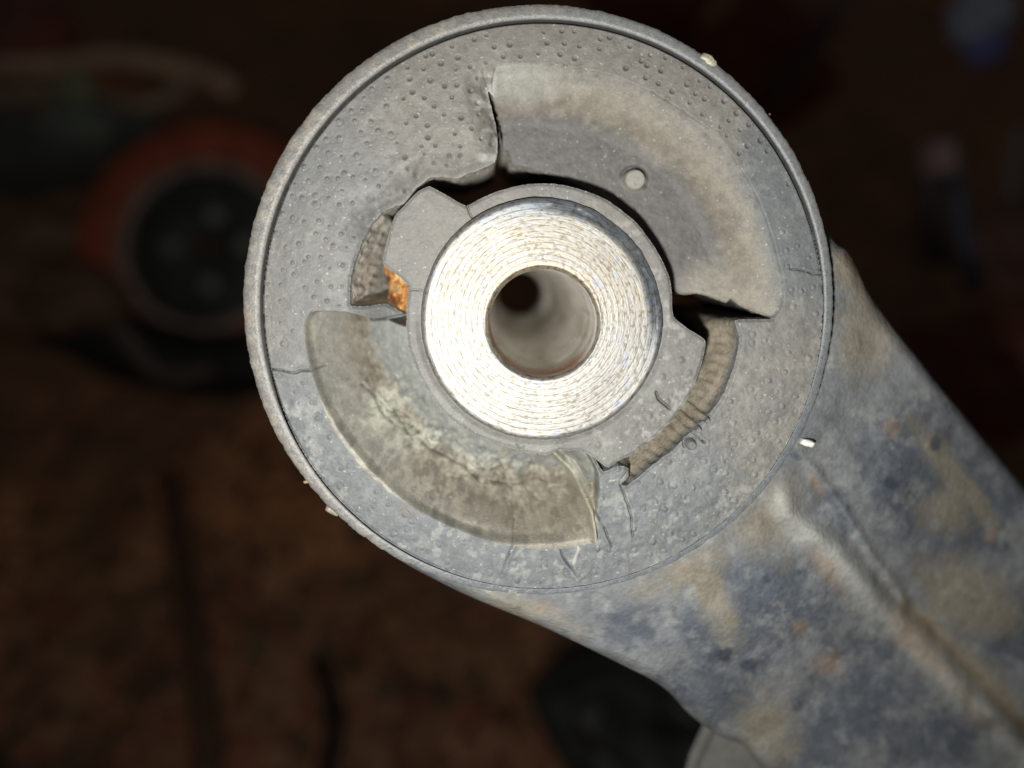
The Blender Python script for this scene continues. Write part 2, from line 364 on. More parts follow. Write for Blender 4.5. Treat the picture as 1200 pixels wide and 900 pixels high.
def col_outer(X, Y, h):
    R = np.hypot(X - 635, Y - 360)
    n = fbm(X, Y, 90, 71); n2 = fbm(X, Y, 22, 72); n3 = fbm(X, Y, 7, 73, 3)
    c = np.broadcast_to(c_grey, X.shape + (3,)).copy()
    warm = sstep(.2, .75, n + .55 * sstep(330, 90, Y) * sstep(380, 560, X) - .2)
    c = mixc(c, c_warm, warm * .9)
    blue = sstep(430, 560, Y - .15 * (X - 600) + 120 * (n - .5)) * sstep(.1, .7, n2 + .1)
    c = mixc(c, c_blue, blue * .85)
    blr = sstep(845, 890, X) * sstep(120, 170, Y) * sstep(380, 300, Y)
    c = mixc(c, c_blue * .95, blr * .8)
    lr = sstep(820, 880, X) * sstep(370, 400, Y) * sstep(.3, .6, n2)
    c = mixc(c, c_warm * 1.05, lr * .8)
    dust = sstep(.45, .75, n2) * sstep(.35, .7, n3 + .1)
    c = mixc(c, c_pale * .8, dust * .3)
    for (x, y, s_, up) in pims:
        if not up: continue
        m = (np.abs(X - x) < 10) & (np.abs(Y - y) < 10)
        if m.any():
            q = np.exp(-(np.hypot(X[m] - x, Y[m] - y) / s_ * 1.1) ** 2) * .6; c[m] = c[m] * (1 - q[:, None]) + srgb(72, 66, 62) * q[:, None]  # dark grime in the top pits, painted to read as their shade
    scuff = sstep(.6, .7, fbm(X * 1.0 + Y * .7, Y - X * .6, 14, 75, 3)) * sstep(500, 600, Y)
    c = mixc(c, c_pale, scuff * .4)
    lp = sstep(445, 480, Y) * sstep(400, 350, X) * sstep(.3, .7, n2)
    c = mixc(c, c_pale, lp * sstep(.3, .6, n3) * .5)
    a = sstep(-.5, 1, poly_sdf(X, Y, A_poly, 10))
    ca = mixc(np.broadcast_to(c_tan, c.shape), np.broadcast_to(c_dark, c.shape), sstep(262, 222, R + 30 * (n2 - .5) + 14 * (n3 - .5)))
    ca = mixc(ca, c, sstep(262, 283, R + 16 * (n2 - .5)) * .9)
    ca = mixc(ca, c_brown * .95, np.exp(-((R - 244) / 9) ** 2) * .45)
    ca = mixc(ca, c_pale, sstep(75, 20, np.hypot(X - 610, (Y - 92) * 2)) * .5)  # white highlight painted at the upper left end of this recess
    ca = mixc(ca, c_tan * 1.02, sstep(60, 20, np.hypot(X - 850, Y - 350)) * .9)
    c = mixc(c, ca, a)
    b = sstep(-.5, 1, poly_sdf(X, Y, B_poly, 10))
    e = 279 - R
    cb = mixc(np.broadcast_to(srgb(139,137,130), c.shape), np.broadcast_to(srgb(114,108,97), c.shape), sstep(14, 48, e + 22 * (n2 - .5) + 22 * sstep(520, 600, Y)))  # bowl shading put into the colour: light edge falling to a darker slope
    cb = mixc(cb, srgb(80,72,58), np.exp(-((e - 50 + 14 * (n2 - .5)) / 10) ** 2) * .8 * sstep(610, 480, Y))  # shade of the valley painted as a dark band for depth
    cb = mixc(cb, srgb(127,130,127), sstep(52, 72, e + 26 * (n2 - .5) + 10 * (n3 - .5)))  # floor painted lighter again beyond the shaded valley
    cb = mixc(cb, c_tan * .9, sstep(24, 34, e) * sstep(56, 46, e) * sstep(.35, .55, n2) * .7)
    cb = mixc(cb, srgb(168,164,148), sstep(.42, .62, n3) * sstep(.3, .55, n) * .4 * sstep(440, 500, Y + .3 * X - 120) * sstep(110, 70, e))
    cb = mixc(cb, srgb(175,173,158), np.exp(-((e - 3) / 3.5) ** 2) * sstep(.4, .6, n2) * .7)
    cb = mixc(cb, srgb(182,180,160), np.exp(-(line_dist(X, Y, [(655,545),(677,570),(693,600),(698,630)], 12) / 6) ** 2) * .7)
    pal = sstep(26, 6, np.hypot((X - 440) * .9, (Y - 492) * .7)) + sstep(20, 6, np.hypot(X - 498, Y - 532)) + sstep(16, 5, np.hypot(X - 555, Y - 566)) + .8 * sstep(30, 8, np.hypot((X - 470), Y - 530))
    cb = mixc(cb, srgb(172,173,160), np.clip(pal, 0, 1) * sstep(.3, .55, n3 + .1) * .85)
    cb = mixc(cb, c_brown * .95, sstep(560, 620, X) * sstep(570, 600, Y) * .3)
    c = mixc(c, cb, b)
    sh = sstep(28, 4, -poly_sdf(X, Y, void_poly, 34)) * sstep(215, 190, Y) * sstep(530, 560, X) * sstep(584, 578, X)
    c = mixc(c, c_pale * 1.1, sh * sstep(.4, .6, fbm(X, Y * 1.6, 16, 77, 2)) * .9)  # pale sheen painted on the shoulder beside the tear
    pe = sstep(16, 13, np.hypot(X - 753, Y - 206)); c = mixc(c, srgb(140,138,130), pe)
    for k, (w_, d_, p) in CRP.items():
        dd = line_dist(X, Y, p, 6); c = mixc(c, srgb(50,46,42), np.exp(-(dd / w_) ** 2) * .35)
    # a pale scratch under the recess
    dd = line_dist(X, Y, [(678,642),(675,650),(672,660)], 6); c = mixc(c, c_pale * 1.2, np.exp(-(dd / 1.6) ** 2))
    return c * (0.84 + .3 * n3)[..., None] * (.93 + .14 * fbm(X, Y, 2.5, 79, 2))[..., None]
HC0 = np.array([635.0, 372.0])
def s_outer(X, Y):
    r = np.hypot((X - CX) / RX, (Y - CY) / RY)
    s = poly_sdf(X, Y, void_poly, 12)
    s = np.maximum(s, 132 - np.hypot(X - HC0[0], Y - HC0[1]))
    return np.maximum(s, (r - 1) * 331)

acc = MeshAcc()
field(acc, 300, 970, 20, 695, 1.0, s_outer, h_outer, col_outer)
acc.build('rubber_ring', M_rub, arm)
# walls of the torn gap and of the two slots
def wall(acc, line, hf, depth, draft, rib, colf, nd=16, step=2.5):
    p = np.asarray(line); seg = np.r_[0, np.cumsum(np.hypot(*np.diff(p, axis=0).T))]
    n = int(seg[-1] / step); t = np.linspace(0, seg[-1], n)
    x = np.interp(t, seg, p[:, 0]); y = np.interp(t, seg, p[:, 1])
    tx = np.gradient(x); ty = np.gradient(y); L = np.hypot(tx, ty) + 1e-9
    nx, ny = -ty / L, tx / L
    k = 7; ker = np.ones(k) / k
    nx = np.convolve(np.pad(nx, k // 2, 'edge'), ker, 'valid'); ny = np.convolve(np.pad(ny, k // 2, 'edge'), ker, 'valid')
    h0 = hf(x.reshape(1, -1).copy(), y.reshape(1, -1).copy())[0]
    z = np.linspace(0, 1, nd) ** 1.3
    Z = h0[None, :] - z[:, None] * depth
    T = np.tile(t, (nd, 1)); ZZ = z[:, None] * depth + 0 * T
    off = draft(T, ZZ, x, y) + rib * sstep(0, 1.2, ZZ) * (fbm(T, ZZ * 9, 13, 81, 3) - .5 + .25 * np.sin(T * 2 * math.pi / 13) * np.sin(ZZ * 1.2))
    X = x + nx * off; Y = y + ny * off
    v = np.stack([(X - 600) * U, -(Y - 450) * U, Z * 1e-3], -1).reshape(-1, 3)
    acc.add(v, grid_faces(n, nd), colf(X, Y, ZZ, T).reshape(-1, 3))
def wall_col(X, Y, ZZ, T):
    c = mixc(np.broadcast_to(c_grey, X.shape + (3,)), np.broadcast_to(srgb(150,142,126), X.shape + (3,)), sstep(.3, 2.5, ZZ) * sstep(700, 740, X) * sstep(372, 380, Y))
    c = mixc(c, srgb(182,177,166), sstep(.1, 1.0, ZZ) * sstep(700, 600, X))  # left slot wall painted lighter, as if lit
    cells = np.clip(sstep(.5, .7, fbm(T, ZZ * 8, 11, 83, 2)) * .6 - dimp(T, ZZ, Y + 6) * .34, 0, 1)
    c = mixc(c, srgb(30,28,26), sstep(1.0, 3, ZZ) * (1 - sstep(372, 382, Y)) * sstep(600, 640, X)); return mixc(c, srgb(105,92,72), cells * sstep(.6, 2, ZZ) * .6)  # shade of the torn gap painted near black down its wall
def dimp(T, Z, y):      # moulded dimples in two rows and fine ribs on the slot walls
    c = np.maximum(0, np.sin(T * 2 * math.pi / 12.5)) ** 1.5
    m = sstep(378, 392, y)[None, :]
    l = (sstep(262, 275, y) * sstep(352, 345, y))[None, :]
    return -2.0 * m * c * (np.exp(-((Z - 1.7) / .75) ** 2) + .8 * np.exp(-((Z - 4.2) / .8) ** 2)) - 1.2 * l * np.maximum(0, np.sin(T * 2 * math.pi / 14)) * sstep(.5, 2, Z)
acc = MeshAcc()
sgn = 1.0
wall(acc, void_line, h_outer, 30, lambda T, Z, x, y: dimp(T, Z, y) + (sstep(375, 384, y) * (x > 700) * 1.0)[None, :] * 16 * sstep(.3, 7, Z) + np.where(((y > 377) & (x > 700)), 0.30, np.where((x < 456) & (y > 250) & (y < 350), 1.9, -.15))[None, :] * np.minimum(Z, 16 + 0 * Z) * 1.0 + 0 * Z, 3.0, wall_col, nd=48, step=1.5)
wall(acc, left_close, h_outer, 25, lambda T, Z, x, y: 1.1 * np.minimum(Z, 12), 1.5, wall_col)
acc.build('slot_wall', M_wall, arm)

# ===== hub rubber
def h_hub(X, Y):
    R = np.hypot(X - HC0[0], Y - HC0[1])
    d = -poly_sdf(X, Y, hub_poly, 12) * -1
    h = hubz + .15 * (fbm(X, Y, 24, 91) - .5) + .07 * (fbm(X, Y, 6, 92, 3) - .5)
    lr = sstep(700, 760, X) * sstep(420, 470, Y)
    h = h + lr * .28 * (fbm(X, Y, 8, 93, 3) - .5)
    h = h - .22 * sstep(4, 0, d)
    h = h - .5 * sstep(150, 141, R) * sstep(330, 420, Y)
    for w_, d_, p in ((.8, .8, [(547,239),(549,246),(553,255)]), (.7, .6, [(478,340),(486,339),(495,340)]), (1.2, 1.0, [(768,459),(771,467),(777,472),(784,478)]), (.8,.5,[(606,520),(610,527),(614,523)])):
        dd = line_dist(X, Y, p, 6); h = h - d_ * np.exp(-(dd / w_) ** 2)
    for x, y in ((797,421),(806,436),(780,470),(760,485),(775,440),(700,520)):
        dd = np.hypot(X - x, Y - y); h = h + .22 * np.exp(-(dd / 3.5) ** 2) - .05 * np.exp(-((dd - 5) / 1.8) ** 2)
    return h
def col_hub(X, Y, h):
    n = fbm(X, Y, 40, 101); n2 = fbm(X, Y, 9, 102, 3)
    c = np.broadcast_to(srgb(114,113,110), X.shape + (3,)).copy()
    c = mixc(c, c_warm, sstep(.4, .6, n) * .6 * sstep(400, 300, Y))
    c = mixc(c, srgb(122,123,118), sstep(400, 470, Y) * sstep(.3, .6, n))
    c = mixc(c, c_pale, sstep(.6, .72, n2) * sstep(640, 760, X) * .4)
    return c * (.86 + .28 * n2)[..., None]
def s_hub(X, Y):
    s = -poly_sdf(X, Y, hub_poly, 12)
    return np.maximum(s, SR - 5 - np.hypot(X - HC[0], Y - HC[1]))
acc = MeshAcc()
field(acc, 438, 836, 206, 560, 1.0, s_hub, h_hub, col_hub)
wall(acc, np.concatenate([hub_poly, hub_poly[:1]]), h_hub, 26, lambda T, Z, x, y: -0.05 * Z, 1.5,
     lambda X, Y, Z, T: np.broadcast_to(c_grey * .75, X.shape + (3,)) * (.8 + .4 * fbm(T, Z * 8, 12, 7))[..., None], nd=14)
acc.build('rubber_hub', M_rub, arm)

# ===== inner steel sleeve with its bore
def lathe(acc, prof, cf, n=512, wob=None):
    pr = np.array(prof); th = np.linspace(0, 2 * math.pi, n, endpoint=False)
    R, Th = np.meshgrid(pr[:, 0], th, indexing='ij'); Z = np.meshgrid(pr[:, 1], th, indexing='ij')[0]
    if wob: R, Z = wob(R, Z, Th)
    v = np.stack([R * np.cos(Th) * U, R * np.sin(Th) * U, Z * 1e-3], -1).reshape(-1, 3)
    m = len(pr); i = np.arange(m * n).reshape(m, n); j = np.roll(i, -1, 1)
    f = np.stack([i[:-1], j[:-1], j[1:], i[1:]], -1).reshape(-1, 4)
    acc.add(v, f, cf(R, Z, Th).reshape(-1, 3))
sleeve = bpy.data.objects.new('inner_sleeve', None); COL.objects.link(sleeve); sleeve.parent = arm
sleeve.location = ((HC[0] - 600) * U, -(HC[1] - 450) * U, 0)
bd = np.array([0.8, -4.5]); k_ = (D - SZ) / D
r_in, r_out = 65 * k_, SR
prof = [(r_in - 2, SZ - 1.3), (r_in - 1.5, SZ - .5)] + [(r_in + 1.5, SZ - .12)]
prof += [(r, SZ) for r in np.linspace(r_in + 3, r_out - 6, 110)]
prof += [(r_out - 4, SZ - .08), (r_out - 1.5, SZ - .35), (r_out, SZ - 1.0), (r_out, SZ - 3), (r_out, -60)]
def wob(R, Z, Th):
    f = sstep(r_in + 1, r_in + 6, R) * sstep(r_out - 1, r_out - 9, R)
    X, Y = R * np.cos(Th), R * np.sin(Th)
    g = 0.003 * np.sin(R * 2 * math.pi / 7.2 + .4 * np.sin(Th)) * (.5 + fbm(Th * 40, R, 9, 111, 2))
    Z = Z + f * (g + 0.02 * (fbm(X, Y, 5, 112, 3) - .5) + .2 * (fbm(X, Y, 50, 113, 2) - .5) * f)
    R2 = R + (1 - f) * 1.2 * (fbm(np.cos(Th) * 90 + 200, np.sin(Th) * 90 + 200, 7, 114, 3) - .5)
    ur = sstep(.5, 1, np.cos(Th - math.radians(42)))
    Z = Z - ur * sstep(r_out - 20, r_out - 2, R) * (.5 + .7 * fbm(X, Y, 11, 115, 2))
    t = np.cos(Th); R2 = R2 + bd[0] * t * sstep(r_in + 25, r_in, R) + bd[1] * np.sin(Th) * sstep(r_in + 25, r_in, R)
    return R2, Z
def cst(R, Z, Th):
    c = np.broadcast_to(np.array([.355, .35, .33]), R.shape + (3,)).copy()
    X, Y = R * np.cos(Th), R * np.sin(Th)
    ur = sstep(.15, .75, np.cos(Th - math.radians(48))) * sstep(r_out - 26, r_out - 10, R + 14 * (fbm(X, Y, 18, 121) - .5))
    c = mixc(c, np.array([.26, .31, .36]), ur * .8)
    br = sstep(-20, 30, Y) * sstep(.40, .56, fbm(R * 3, Th * 60, 10, 122, 3)) * sstep(r_out - 14, r_out - 24, R)
    c = mixc(c, np.array([.36, .32, .25]), br * .5)
    bl = sstep(.68, .74, fbm(X, Y, 11, 123, 3)); c = mixc(c, np.array([.25, .32, .5]), bl * .3)
    st = sstep(r_in + 4, r_in, R); c = mixc(c, np.array([.45, .38, .28]), st * .8)
    return c
acc = MeshAcc(); lathe(acc, prof, cst, 720, wob)
face = acc.build('machined_face', M_steel, sleeve)
acc = MeshAcc()
ri = 62.5 * k_
bp = [(r_in - 1.5, SZ - .4), (ri, SZ - 1.4)] + [(ri - 7 * (SZ - z) / 60, z) for z in np.linspace(SZ - 2, -58, 60)] + [(ri - 8.5, -58.6)] + [(ri - 13, -60), (ri - 13, -66), (ri - 13, -72), (SR * .7, -72.5)]
def cb_(R, Z, Th):
    c = np.broadcast_to(np.array([.88, .86, .80]), R.shape + (3,)).copy()
    c = mixc(c, np.array([.45, .38, .28]), sstep(.45, .7, fbm(Th * 60, Z * 3, 30, 131)) * .5)
    rust = sstep(SZ - 7, SZ - 3, Z) * sstep(.15, .6, -np.sin(Th + .35)) ; c = mixc(c, np.array([.42, .16, .06]), rust * .8)
    return c
def wobb(R, Z, Th):
    return R + .35 * np.sin(Z * 5.2) * sstep(-12, -2, Z) + bd[0] * np.cos(Th) + bd[1] * np.sin(Th) + .3 * (fbm(Th * 30, Z * 4, 9, 133) - .5), Z
lathe(acc, bp, cb_, 256, wobb)
acc.build('bore', M_bore, sleeve)

# ===== outer steel rim of the eye
def rim():
    acc = MeshAcc(); n = 900; th = np.linspace(0, 2 * math.pi, n, endpoint=False)
    ix = CX + (RX + .5) * np.cos(th); iy = CY - (RY + .5) * np.sin(th)
    nn = 1.0 * (vnoise(th * 400, th * 0, 1.0, 149) - .5) * (vnoise(th * 9, th * 0, 1.0, 148) > .5) + 1.2 * (vnoise(th * 57, th * 0, 1.7, 141) - .5) + 1.2 * (vnoise(th * 130, th * 0, 1.1, 142) - .5)
    ox = 630 + (343.5 + nn) * np.cos(th); oy = 350 - (343.5 + nn) * np.sin(th)
    ox = VX + (ox - VX) * 1.009; oy = VY + (oy - VY) * 1.009
    # keep outer loop outside the inner one
    s = [(0, -6), (0, -.9), (.03, -.25), (.09, .02), (.35, .08), (.7, .08), (.9, .0), (.97, -.22), (1, -.6), (1.0, -4), (1.0, -12), (1.0, -42)]
    rows = []; cols = []
    lr = sstep(.1, .85, np.cos(th + math.radians(62)))       # lower right: paint covers it
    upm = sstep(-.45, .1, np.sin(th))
    for q, z in s:
        if q == 0: z = -.2 - 5.8 * upm * (1 - lr)
        elif z < -.2 and q < .2: z = z * (.2 + .8 * upm)
        x = ix + (ox - ix) * q; y = iy + (oy - iy) * q
        wd = np.hypot(ox - ix, oy - iy) / 16
        zz = (z * (.3 + .7 * np.clip(wd, 0, 1)) * (1 - .9 * lr) - .1 * lr if np.max(z) > -3 and np.min(z) > -3 else z) + .05 * (vnoise(th * 200, q * 3 + th * 0, 1.5, 143) - .5)
        rows.append(np.stack([(x - 600) * U, -(y - 450) * U, zz * 1e-3 + 0 * x], -1))
        c = np.broadcast_to(srgb(114,113,110), (n, 3)).copy()
        c = mixc(c, srgb(138,134,122), sstep(.5, .65, vnoise(th * 60, q * 2 + th * 0, 1.3, 144)) * .6 * (q > .3))
        c = mixc(c, srgb(114,117,118), sstep(.2, .9, np.cos(th - math.radians(35))) * .8)
        c = mixc(c, c_blue * .95, lr)
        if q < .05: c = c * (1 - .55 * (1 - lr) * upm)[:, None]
        ru = sstep(.66, .7, vnoise(th * 45, th * 0, 1.0, 146)); c = mixc(c, srgb(150,105,60), ru * .08 * (q > .4))
        cols.append(c)
    m = len(s); i = np.arange(m * n).reshape(m, n); j = np.roll(i, -1, 1)
    f = np.stack([i[:-1], j[:-1], j[1:], i[1:]], -1).reshape(-1, 4)
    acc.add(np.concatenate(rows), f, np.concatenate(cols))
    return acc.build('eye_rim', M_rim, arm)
rim_o = rim()

# chips, burrs and grains stuck to the rim and face
def chip(name, px, py, z, sx, sy, sz, rot, col, parent, mat=M_rim, seed=0):
    r = np.random.RandomState(seed + 5); acc = MeshAcc(); nu, nv = 12, 8; V = []
    for a in np.linspace(0, math.pi, nv):
        for b in np.linspace(0, 2 * math.pi, nu, endpoint=False):
            d = 1 + .35 * (r.rand() - .5)
            p = np.array([math.sin(a) * math.cos(b), math.sin(a) * math.sin(b), math.cos(a)])
            p = np.sign(p) * np.abs(p) ** .7 * d
            V.append(p)
    V = np.array(V); c, s = math.cos(rot), math.sin(rot)
    x = V[:, 0] * sx; y = V[:, 1] * sy
    o3 = loc3(px, py, z)
    P = np.stack([o3[0] + (x * c - y * s) * U, o3[1] + (x * s + y * c) * U, o3[2] + V[:, 2] * sz * U], -1)
    F = []
    for i in range(nv - 1):
        for j in range(nu): F.append((i * nu + j, i * nu + (j + 1) % nu, (i + 1) * nu + (j + 1) % nu, (i + 1) * nu + j))
    acc.add(P, F, col); return acc.build(name, mat, parent)
chip('flake', 830, 71, -.3, 11, 6, 5, -.6, srgb(170,168,148), rim_o, seed=1)
chip('burr', 853, 95, -.8, 8, 3, 3, -.75, srgb(150,150,145), rim_o, seed=2)
chip('burr', 898, 137, -1.4, 7, 1.3, 2, .7, srgb(150,145,132), rim_o, seed=3)
chip('burr', 871, 113, -1.4, 5, 2, 2, -.8, srgb(150,145,132), rim_o, seed=13)
chip('burr', 768, 48, -.7, 12, 3, 3, -.5, srgb(170,120,85), rim_o, seed=14)
chip('burr', 363, 564, -1.4, 8, 2, 2, .1, srgb(150,132,112), rim_o, seed=4)
chip('burr', 389, 598, -1.2, 9, 4, 3, -.5, srgb(134,128,116), rim_o, seed=6)
chip('burr', 291, 316, -1.2, 4, 7, 3, .1, srgb(150,145,130), rim_o, seed=7)
chip('burr', 369, 146, -.8, 6, 4, 3, .8, srgb(160,130,92), rim_o, seed=8)
chip('burr', 294, 352, -1.2, 3, 5, 3, .1, srgb(150,145,130), rim_o, seed=9)
chip('stone_grain', 946, 519, -2.4, 9, 4.5, 4, -.3, srgb(235,235,225), arm, seed=10)

# loose torn flap of rubber at the lower end of the right slot
def flap():
    acc = MeshAcc()
    for (x, y, sx, sy, rt) in ((722,556,14,7,.5),(734,548,8,5,.9),(712,566,9,8,.1)):
        pass
    o = chip('torn_flap', 722, 560, -.6, 17, 8, 7, .62, srgb(140,142,136), arm, M_rub, seed=21)
    return o
flap()
# rusted lump deep in the left gap
def rust():
    acc = MeshAcc(); nu, nv = 26, 46
    us = np.linspace(0, 1, nu); vs = np.linspace(0, 1, nv); A, B = np.meshgrid(us, vs)
    left = np.interp(B, [0, .2, .5, .8, 1], [449, 452, 456, 454, 452]); right = np.interp(B, [0, .2, .5, .8, 1], [468, 486, 488, 486, 480])
    px = left + (right - left) * A; py = 308 + B * 60
    z = -5.5 - 4 * np.abs(A - .6) ** 1.5 + 2.2 * (fbm(px, py, 13, 151, 4) - .5)
    k = (D - z) / D
    v = np.stack([(VX + (px - VX) * k - 600) * U, -(VY + (py - VY) * k - 450) * U, z * 1e-3], -1).reshape(-1, 3)
    n = fbm(px, py, 12, 152, 3); c = mixc(np.broadcast_to(srgb(165,112,58), px.shape + (3,)), np.broadcast_to(srgb(105,62,22), px.shape + (3,)), sstep(.5, .66, n))
    c = mixc(c, srgb(200,165,110), sstep(.42, .34, n) * .8)
    acc.add(v, grid_faces(nu, nv), c.reshape(-1, 3)); acc.build('rusted_edge', M_rust, arm)
rust()

# ===== the arm itself
L_pts = [(440,560),(412,600),(430,627),(471,658),(546,697),(633,733),(721,775),(775,804),(808,837),(842,862),(871,874),(893,902),(960,990),(1080,1130),(1260,1330)]
R_pts = [(880,130),(940,220),(976,280),(995,296),(1019,344),(1045,381),(1083,429),(1108,461),(1130,487),(1150,512),(1198,569),(1240,620),(1330,730),(1450,900),(1620,1120)]
ridge = smooth_poly([(905,530),(913,545),(933,600),(983,640),(1033,700),(1083,747),(1140,810),(1210,880),(1400,1080),(1600,1290)], 14)
crease = smooth_poly([(940,535),(957,553),(980,585),(1000,613),(1022,650),(1047,683),(1060,705)], 12)
def arm_mesh():
    nS, nT = 420, 420
    Lc = smooth_poly(L_pts, 3); Rc = smooth_poly(R_pts, 3)
    def resamp(P, src, n):
        P = np.array(P); i = np.linspace(0, len(P) - 1, n); k = np.arange(len(P)); return np.stack([np.interp(i, k, P[:, 0]), np.interp(i, k, P[:, 1])], -1)
    # match stations by original control index
    def byidx(pts):
        pts = np.array(pts, float); m = len(pts); s = np.linspace(0, m - 1, nS); out = []
        for q in s:
            i = min(int(q), m - 2); t = q - i; a, b, c, d = pts[max(i - 1, 0)], pts[i], pts[i + 1], pts[min(i + 2, m - 1)]
            out.append(.5 * (2 * b + (c - a) * t + (2 * a - 5 * b + 4 * c - d) * t * t + (3 * b - a - 3 * c + d) * t ** 3))
        return np.array(out)
    Le, Re = byidx(L_pts), byidx(R_pts)
    t = np.linspace(0, 1, nT); t = t + .0
    t = .5 - .5 * np.cos(np.pi * (.15 + .7 * t)) ; t = (t - t[0]) / (t[-1] - t[0])
    PX = Le[:, :1] * (1 - t) + Re[:, :1] * t; PY = Le[:, 1:] * (1 - t) + Re[:, 1:] * t
    Wd = np.hypot(*(Re - Le).T)[:, None]
    dl = t[None, :] * Wd; dr = (1 - t[None, :]) * Wd
    R = np.hypot(PX - 630, PY - 350)
    s = np.clip((R - 340) / 500, 0, 3)
    z = -2.2 - 4.5 * sstep(.15, 1, t)[None, :] * np.ones_like(PX) - 22 * s * sstep(0, .5, s)
    # collar rising into the eye
    z = z + (2.0 + 1.6 * sstep(.5, 1, t)[None, :]) * sstep(70, 0, R - 343)
    dR = line_dist(PX, PY, ridge, 90); sx = np.zeros_like(PX)
    rid = np.array(ridge)
    # side of ridge: left-below or right-above
    ti = np.interp(PX, rid[:, 0], rid[:, 1]); side = np.where(PY > ti, 1.0, -1.0)
    sdR = dR * side                                  # + : lower left plate
    act = sstep(345, 380, R)
    z = z + act * (1.0 * np.exp(-((sdR - 5) / 13) ** 2) - 1.0 * sstep(14, -20, sdR) * sstep(-88, -20, sdR) - .4 * np.exp(-((sdR + 14) / 8) ** 2) * sstep(600, 720, PY))
    dC = line_dist(PX, PY, crease, 30)
    z = z + act * (.7 * np.exp(-((dC) / 6) ** 2))
    z = z + .5 * (fbm(PX, PY, 70, 161) - .5) + .22 * (fbm(PX, PY, 14, 162) - .5)
    pit = sstep(.70, .78, fbm(PX, PY, 13, 163, 2)); z = z - .15 * pit * 0
    rr = 15.0
    for d in (dl, dr):
        q = np.clip(1 - d / rr, 0, 1); z = z - 2.6 * (1 - np.sqrt(np.clip(1 - q * q, 0, 1)))
    z = np.where(R < 343, z - 4 * sstep(341, 332, R), z)
    n = fbm(PX, PY, 95, 171, 4); n2 = fbm(PX, PY, 30, 172, 4); n3 = fbm(PX, PY, 9, 173, 3)
    base = srgb(125,128,130); blue = srgb(84,92,103); tan = srgb(150,142,124); org = srgb(164,136,108); wht = srgb(170,171,166)
    c = np.broadcast_to(base, PX.shape + (3,)).copy()
    blob = lambda x, y, a, b, ro: sstep(1.55, .35, np.hypot(((PX - x) * math.cos(ro) + (PY - y) * math.sin(ro)) / a, (-(PX - x) * math.sin(ro) + (PY - y) * math.cos(ro)) / b) + 1.3 * (n2 - .5) + .8 * (n3 - .5))
    bm = np.zeros_like(PX)
    for q in ((1075,560,85,60,.9),(1130,600,60,75,.3),(1180,740,50,60,.6),(900,700,75,60,.3),(860,740,70,45,.2),(1010,820,70,50,-.6),(960,860,60,40,-.5),(740,725,38,28,.2),(850,815,60,30,.3),(975,600,22,45,-.6),(1090,870,50,35,0),(1200,860,60,30,.4)):
        bm = np.maximum(bm, blob(*q))
    c = mixc(c, blue, bm * .8)
    tm = np.zeros_like(PX)
    for q in ((880,590,55,60,.8),(800,660,75,28,-.5),(830,690,20,70,-.5),(1110,600,28,26,0),(1000,330,20,60,-.5),(1010,400,40,40,0),(1120,560,70,14,.9),(1140,700,60,40,.6),(590,700,70,16,.45),(1100,760,60,22,.8),(900,850,35,40,0),(1150,800,60,30,.8)):
        tm = np.maximum(tm, blob(*q))
    c = mixc(c, tan, tm * .75)
    c = mixc(c, wht, np.exp(-((sdR - 10) / 18) ** 2) * act * .75 * sstep(.3, .5, n2 + .1))
    c = mixc(c, srgb(120,98,66), np.exp(-((sdR + 14) / 8) ** 2) * act * sstep(660, 730, PY) * .45)
    om = np.zeros_like(PX)
    for q in ((970,665,14,30,-.6),(1075,755,16,42,-.65),(1095,775,12,40,-.7),(972,780,22,12,.3),(938,735,9,9,0),(1160,627,8,8,0),(955,565,6,16,-.6),(800,665,9,7,0),(1000,300,10,26,-.4),(640,710,16,10,.3),(1045,500,10,10,0),(985,310,10,16,0)):
        om = np.maximum(om, blob(*q))
    c = mixc(c, org, om * .4)
    dk = np.zeros_like(PX)
    for q in ((880,780,11,9,0),(850,767,8,7,0),(935,825,8,10,0),(1043,565,10,6,.2),(1096,520,5,8,.2),(897,680,6,6,0),(1180,635,6,8,0),(928,533,14,4,.4)):
        dk = np.maximum(dk, blob(*q))
    c = mixc(c, srgb(66,74,86), dk * .8)
    c = mixc(c, c_blue, sstep(30, 4, R - 343) * .55)
    n4 = fbm(PX, PY, 4, 174, 3); c = c * (.84 + .32 * n2)[..., None] * (.86 + .28 * n3)[..., None] * (.9 + .2 * n4)[..., None]
    c = mixc(c, wht, sstep(.58, .78, fbm(PX, PY, 16, 176, 4)) * .3)
    k = (D - z) / D
    X = VX + (PX - VX) * k; Y = VY + (PY - VY) * k
    v = np.stack([(X - 600) * U, -(Y - 450) * U, z * 1e-3], -1)
    keep = (R > 322).ravel()
    acc = MeshAcc(); acc.add(*compact(v.reshape(-1, 3), grid_faces(nT, nS, keep), c.reshape(-1, 3)))
    # side walls
    for e in (0, -1):
        m = R[:, e] > 338
        ed = v[:, e][m]; out = []
        dirs = v[:, e][m] - v[:, 0 if e else -1][m]; dirs /= np.linalg.norm(dirs, axis=1)[:, None]
        for dz, o_ in ((0, 0), (-1.0e-3, .1e-3), (-4e-3, .25e-3), (-12e-3, 0), (-24e-3, -.5e-3), (-26e-3, -3e-3)):
            q = ed.copy(); q[:, 2] += dz; q[:, :2] += dirs[:, :2] * o_; out.append(q)
        acc.add(np.concatenate(out), grid_faces(len(ed), len(out)), np.tile(c[:, e][m] * .95, (len(out), 1)))
    # underside closing sheet
    u = v[:, ::12].copy(); u[..., 2] -= .026; kk = (R[:, ::12] > 343).ravel()
    acc.add(*compact(u.reshape(-1, 3), grid_faces(u.shape[1], nS, kk), np.tile(srgb(90,90,90), (u.shape[0] * u.shape[1], 1))))
    return acc.build('arm_body', M_arm, arm)
arm_mesh()
